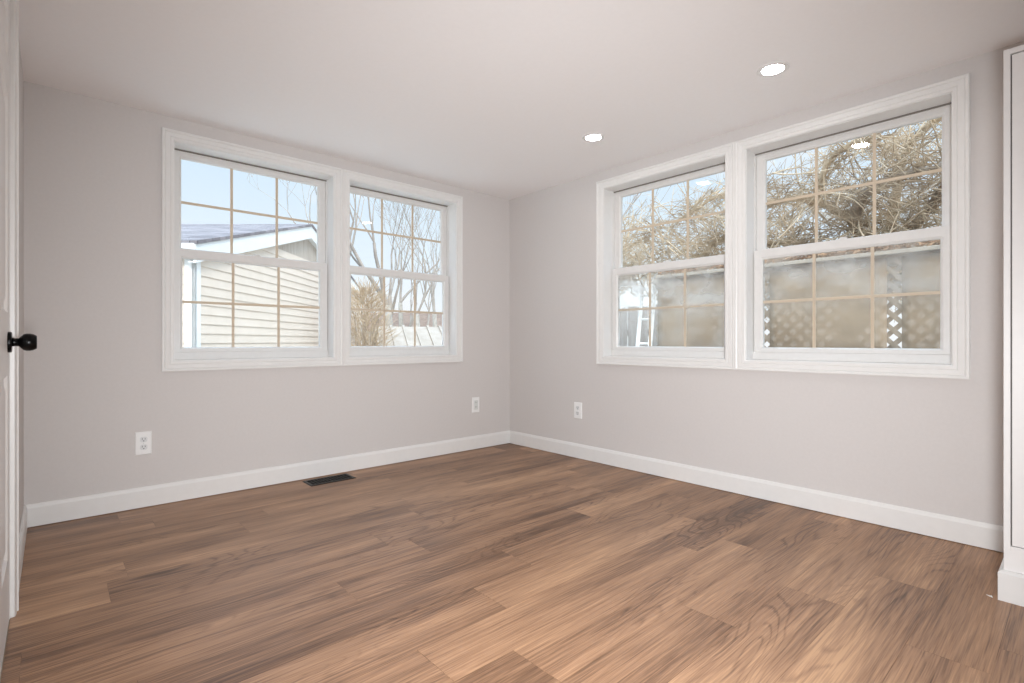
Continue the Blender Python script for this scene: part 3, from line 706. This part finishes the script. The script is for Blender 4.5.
gable_building('house', 27.0, 446, YAW - radians(90) - radians(8), 8.5, 6.0, 2.05, 2.95, 'gable', 'rooftan', 'brown-roofed low house beyond the pale shed roof', 'house', windows=((-2.6, -1.7, 0.9, 1.7),))

# ---- lattice fence parallel to the right wall
FX = 1.20; FT = 1.69; FY0 = -0.92; FY1 = -6.2
fe = empty('lattice_fence', (FX, FY0, GZ)); tag(fe, 'weathered lattice privacy fence outside the right-hand windows', 'fence')
fh = FT - GZ; fl_ = FY0 - FY1
posts = [0.05, 1.04, 2.0, 2.96, 3.92, 4.88, fl_ - 0.05]
for q in posts:
    MB().box(0.075, 0.165, -q - 0.045, -q + 0.045, 0, fh - 0.02).build('post', 'cedar', fe, bevel=0.004) if q in (posts[0], posts[3 + 1], posts[-1]) else None
MB().box(-0.035, 0.10, -fl_, 0, fh - 0.03, fh).build('cap_rail', 'cream', fe, bevel=0.004)
MB().box(0.018, 0.05, -fl_, 0, fh - 0.105, fh - 0.03).build('top_rail', 'cedar', fe)
MB().box(0.018, 0.05, -fl_, 0, 0.08, 0.17).build('bottom_rail', 'cedar', fe)
lt = MB(); pitch = 0.106; sw = 0.0165; zl0, zl1 = 0.12, fh - 0.06
for sgn, xa in ((1, -0.0015), (-1, 0.0045)):
    q = -fl_ - (zl1 - zl0)
    while q < (zl1 - zl0):
        # strip from (q, zl0) going 45 degrees
        a0, b0 = q, zl0; a1, b1 = q + sgn * (zl1 - zl0), zl1
        # clip to y range [-fl_, 0]
        ts = [0.0, 1.0]
        dy = a1 - a0
        for lim in (-fl_, 0.0):
            tt = (lim - a0) / dy
            if 0 < tt < 1: ts.append(tt)
        ts = sorted(ts)
        for t0, t1 in zip(ts[:-1], ts[1:]):
            ym = a0 + dy * (t0 + t1) / 2
            if -fl_ <= ym <= 0 and t1 - t0 > 0.01:
                ya, za, yb, zb = a0 + dy * t0, b0 + (b1 - b0) * t0, a0 + dy * t1, b0 + (b1 - b0) * t1
                nrm = Vector((0, -sgn, 1)).normalized() * sw
                lt.prism([(xa, ya + sgn * sw, za - sw) if False else (xa, ya - nrm.y, za - nrm.z), (xa, yb - nrm.y, zb - nrm.z), (xa, yb + nrm.y, zb + nrm.z), (xa, ya + nrm.y, za + nrm.z)], (-0.003, 0, 0), (0.003, 0, 0))
        q += pitch
w_ = lt.build('lattice', 'cedar', fe)
gaps = [1.995 + FY0, 2.920 + FY0, 3.90 + FY0]          # screening cloth stops short at these seams
cur = 0.02
for q in gaps + [fl_ - 0.02]:
    e_ = q - 0.045 if q in gaps else q
    # gently rippled cloth behind the lattice
    sc = MB(); nx = 14
    for i_ in range(nx + 1):
        y_ = -(cur + (e_ - cur) * i_ / nx); x_ = -0.0125 + 0.003 * sin(i_ * 1.7)
        sc.v += [(x_, y_, 0.1), (x_, y_, fh - 0.05), (x_ + 0.004, y_, fh - 0.05), (x_ + 0.004, y_, 0.1)]
    for i_ in range(nx):
        for k_ in range(4):
            l_ = (k_ + 1) % 4; sc.f.append((i_ * 4 + k_, i_ * 4 + l_, i_ * 4 + 4 + l_, i_ * 4 + 4 + k_))
    sc.f += [(0, 1, 2, 3), (nx * 4 + 3, nx * 4 + 2, nx * 4 + 1, nx * 4)]
    sc.build('privacy_screen', 'screen', fe, smooth=True)
    cur = q + 0.045

# dry leaves caught along the fence top
rnd = random.Random(77); dl = MB()
for i_ in range(1700):
    q = Vector((FX + rnd.uniform(-0.02, 0.085), FY0 - rnd.uniform(0.03, fl_ - 0.03), 0)); q.z = FT + 0.014 + 0.065 * rnd.random() * (1 - abs(q.x - FX - 0.03) / 0.09)
    a = Vector((rnd.uniform(-1, 1), rnd.uniform(-1, 1), rnd.uniform(-.5, .5))).normalized() * rnd.uniform(0.018, 0.035)
    b_ = a.orthogonal().normalized() * rnd.uniform(0.008, 0.016)
    c_ = a.cross(b_).normalized() * 0.004
    dl.add([q - a, q + b_ + c_, q + a, q - b_ + c_, q - c_], [(0, 1, 2, 3), (4, 1, 0), (4, 2, 1), (4, 3, 2), (4, 0, 3)])
tag(dl.build('dry_leaves', 'dryleaf'), 'brown dry leaves caught along the top of the lattice fence', 'leaves', kind='stuff')

# tangled bare tree behind the fence
rnd = random.Random(2024)
tt_ = empty('tangled_tree', (2.45, -2.6, GZ)); tag(tt_, 'tangled pale leafless tree arching over the lattice fence', 'tree')
def wl_pt(x, y, z): return Vector((x - 2.45, y + 2.6, z - GZ))
trk = MB()
trk.tube([wl_pt(2.45, -2.2, GZ - 0.1), wl_pt(2.42, -2.22, 0.4), wl_pt(2.40, -2.28, 1.1), wl_pt(2.36, -2.62, 1.7)], [0.15, 0.125, 0.11, 0.10], 12)
trk.build('trunk', 'bark', tt_, smooth=True)
limbs = [[(2.36, -2.62, 1.65), (2.25, -2.85, 2.0), (2.1, -3.1, 2.35), (2.0, -3.35, 2.55), (1.95, -3.8, 2.62)],
         [(2.36, -2.62, 1.65), (2.3, -2.4, 2.1), (2.2, -2.1, 2.4), (2.1, -1.7, 2.45), (2.0, -1.3, 2.2), (1.95, -0.95, 1.95)],
         [(2.36, -2.62, 1.65), (2.5, -2.65, 2.3), (2.45, -2.75, 2.75), (2.3, -3.0, 2.95), (2.1, -3.4, 2.85)],
         [(2.3, -2.4, 2.1), (2.0, -2.5, 2.3), (1.85, -2.75, 2.38), (1.8, -3.1, 2.40), (1.78, -3.6, 2.5)],
         [(2.2, -2.1, 2.4), (2.1, -2.2, 2.7), (2.0, -2.45, 2.82), (1.9, -2.7, 2.72), (1.85, -2.85, 2.5)],
         [(2.36, -2.62, 1.65), (2.2, -2.3, 1.85), (2.0, -1.9, 2.0), (1.9, -1.5, 2.0), (1.8, -1.1, 1.85)],
         [(2.36, -2.62, 1.6), (2.1, -3.0, 1.8), (1.95, -3.4, 1.95), (1.9, -3.9, 2.0)],
         [(2.1, -1.7, 2.45), (2.1, -1.4, 2.65), (2.05, -1.1, 2.62), (2.0, -0.8, 2.4)]]
def smooth_path(P, n=5):
    P = [Vector(p) for p in P]; Q = [P[0]] + P + [P[-1]]; res = []
    for i_ in range(1, len(Q) - 2):
        p0, p1, p2, p3 = Q[i_ - 1:i_ + 3]
        for k_ in range(n):
            u = k_ / n
            res.append(0.5 * ((2 * p1) + (p2 - p0) * u + (2 * p0 - 5 * p1 + 4 * p2 - p3) * u * u + (3 * p1 - p0 - 3 * p2 + p3) * u ** 3))
    res.append(P[-1]); return res
lp = []
for i_, Lb in enumerate(limbs):
    P_ = smooth_path([wl_pt(*q) for q in Lb]); n_ = len(P_)
    P_ = [p + Vector((rnd.uniform(-1, 1), rnd.uniform(-1, 1), rnd.uniform(-1, 1))) * 0.018 for p in P_]
    r0 = 0.052 if i_ < 4 else 0.036
    MB().tube(P_, [r0 * (1 - 0.7 * k_ / n_) for k_ in range(n_)], 8).build('limb', 'bark' if i_ % 3 == 0 else 'twig', tt_, smooth=True)
    lp += P_
tw = MB()
def top_at(y): # crown height over the fence, higher toward the cabinet end
    return 2.58 + 0.34 * min(1, max(0, (-y - 0.6) / 2.4))
for i_ in range(5300):
    if i_ < 2200:
        s_ = rnd.choice(lp) + Vector((rnd.uniform(-.10, .10), rnd.uniform(-.10, .10), rnd.uniform(-.08, .08))); l_ = rnd.uniform(0.15, 0.5)
    else:
        y_ = rnd.uniform(-4.6, 0.35); zl = 1.45 if y_ < -1.0 else 1.8
        s_ = wl_pt(rnd.uniform(1.55, 2.8 if y_ < -0.7 else 2.2), y_, zl + (top_at(y_) - zl - 0.05) * rnd.random() ** 1.6); l_ = rnd.uniform(0.2, 0.6)
    hd = rnd.uniform(0, 2 * pi); el = rnd.uniform(-0.7, 1.2)
    d_ = Vector((cos(hd) * cos(el) * 0.7, sin(hd) * cos(el), sin(el)))
    pts = [s_]; n_ = 5; arch = 0.25 if i_ % 4 else 1.3
    bend = Vector((rnd.uniform(-.5, .5), rnd.uniform(-.5, .5), -rnd.uniform(0.2, 1.0))) * arch
    for k_ in range(n_):
        d_ = (d_ + bend / n_ + Vector((rnd.uniform(-1, 1), rnd.uniform(-1, 1), rnd.uniform(-1, 1))) * 0.17).normalized()
        pts.append(pts[-1] + d_ * l_ / n_)
    if max((p + tt_.location).z for p in pts) > top_at((pts[-1] + tt_.location).y) + 0.15: continue
    if min((p + tt_.location).x for p in pts) < 1.5: continue
    r_ = rnd.choice((0.0025, 0.003, 0.0035, 0.0045, 0.006, 0.008))
    tw.tube(pts, [r_ * (1 - 0.6 * k_ / n_) for k_ in range(n_ + 1)], 4, cap=False)
    q = pts[3]
    for k_ in range(2):
        dd_ = (d_ + Vector((rnd.uniform(-1, 1), rnd.uniform(-1, 1), rnd.uniform(-.6, 1)))).normalized()
        tw.tube([q, q + dd_ * rnd.uniform(0.05, 0.16)], [r_ * 0.6, r_ * 0.3], 3, cap=False)
w_ = tw.build('twigs', 'twig', tt_, smooth=True); w_['kind'] = 'stuff'

# ---- white shed, grey board fence and ladder past the fence end
p = out(9.5, 640)
ws_ = empty('white_shed', (p.x, p.y, GZ), YAW - radians(90) - radians(14)); tag(ws_, 'small white shed with sloping roof past the fence end', 'shed')
MB().prism([(-0.55, 0, 0), (0.75, 0, 0), (0.75, 0, 2.72), (-0.55, 0, 2.98)], (0, 0, 0), (0, 2.0, 0)).build('body', 'white_ext', ws_)
MB().prism([(-0.65, 0, 2.99), (0.85, 0, 2.70), (0.85, 0, 2.76), (-0.65, 0, 3.05)], (0, -0.12, 0), (0, 2.1, 0)).build('roof', 'white_ext', ws_)
gf = empty('board_fence', (0, 0, GZ)); q0 = out(7.6, 560); q1 = out(7.0, 705)
gf.location = (q0.x, q0.y, GZ); dvec = (q1 - q0); gf.rotation_euler = (0, 0, math.atan2(dvec.y, dvec.x)); LL = Vector((dvec.x, dvec.y)).length
tag(gf, 'grey board fence behind the ladder past the lattice fence', 'fence')
bd = MB(); x_ = 0.0; rnd = random.Random(4)
while x_ < LL: bd.box(x_ + 0.004, x_ + 0.136, -0.012 + rnd.uniform(-.003, .003), 0.01, 0.05, 1.95 + rnd.uniform(-.015, .015)); x_ += 0.14
bd.build('boards', 'greyfence', gf)
for za in (0.35, 1.55): MB().box(0, LL, 0.011, 0.05, za, za + 0.09).build('rail', 'cedar', gf)
la = out(5.75, 633); lb = out(6.25, 650)
ld_ = empty('ladder', (la.x, la.y, GZ)); tag(ld_, 'white ladder leaning in front of the grey board fence', 'ladder')
base_ = Vector((0, 0, 0)); top_ = Vector((lb.x - la.x, lb.y - la.y, 1.02 + 61 / 514.8 * 6.25 - GZ + 0.1))
sd_ = Vector((top_.y, -top_.x, 0)).normalized() * 0.0
hor = Vector((-top_.x, -top_.y, 0)).normalized(); side = hor.cross(Vector((0, 0, 1))).normalized() * 0.075
for q in (-1, 1): MB().tube([base_ + side * q, top_ + side * q], 0.024, 6).build('rail', 'aluminium', ld_)
for k_ in range(1, 8): MB().tube([base_.lerp(top_, k_ / 8) - side, base_.lerp(top_, k_ / 8) + side], 0.014, 6).build('rung', 'aluminium', ld_)
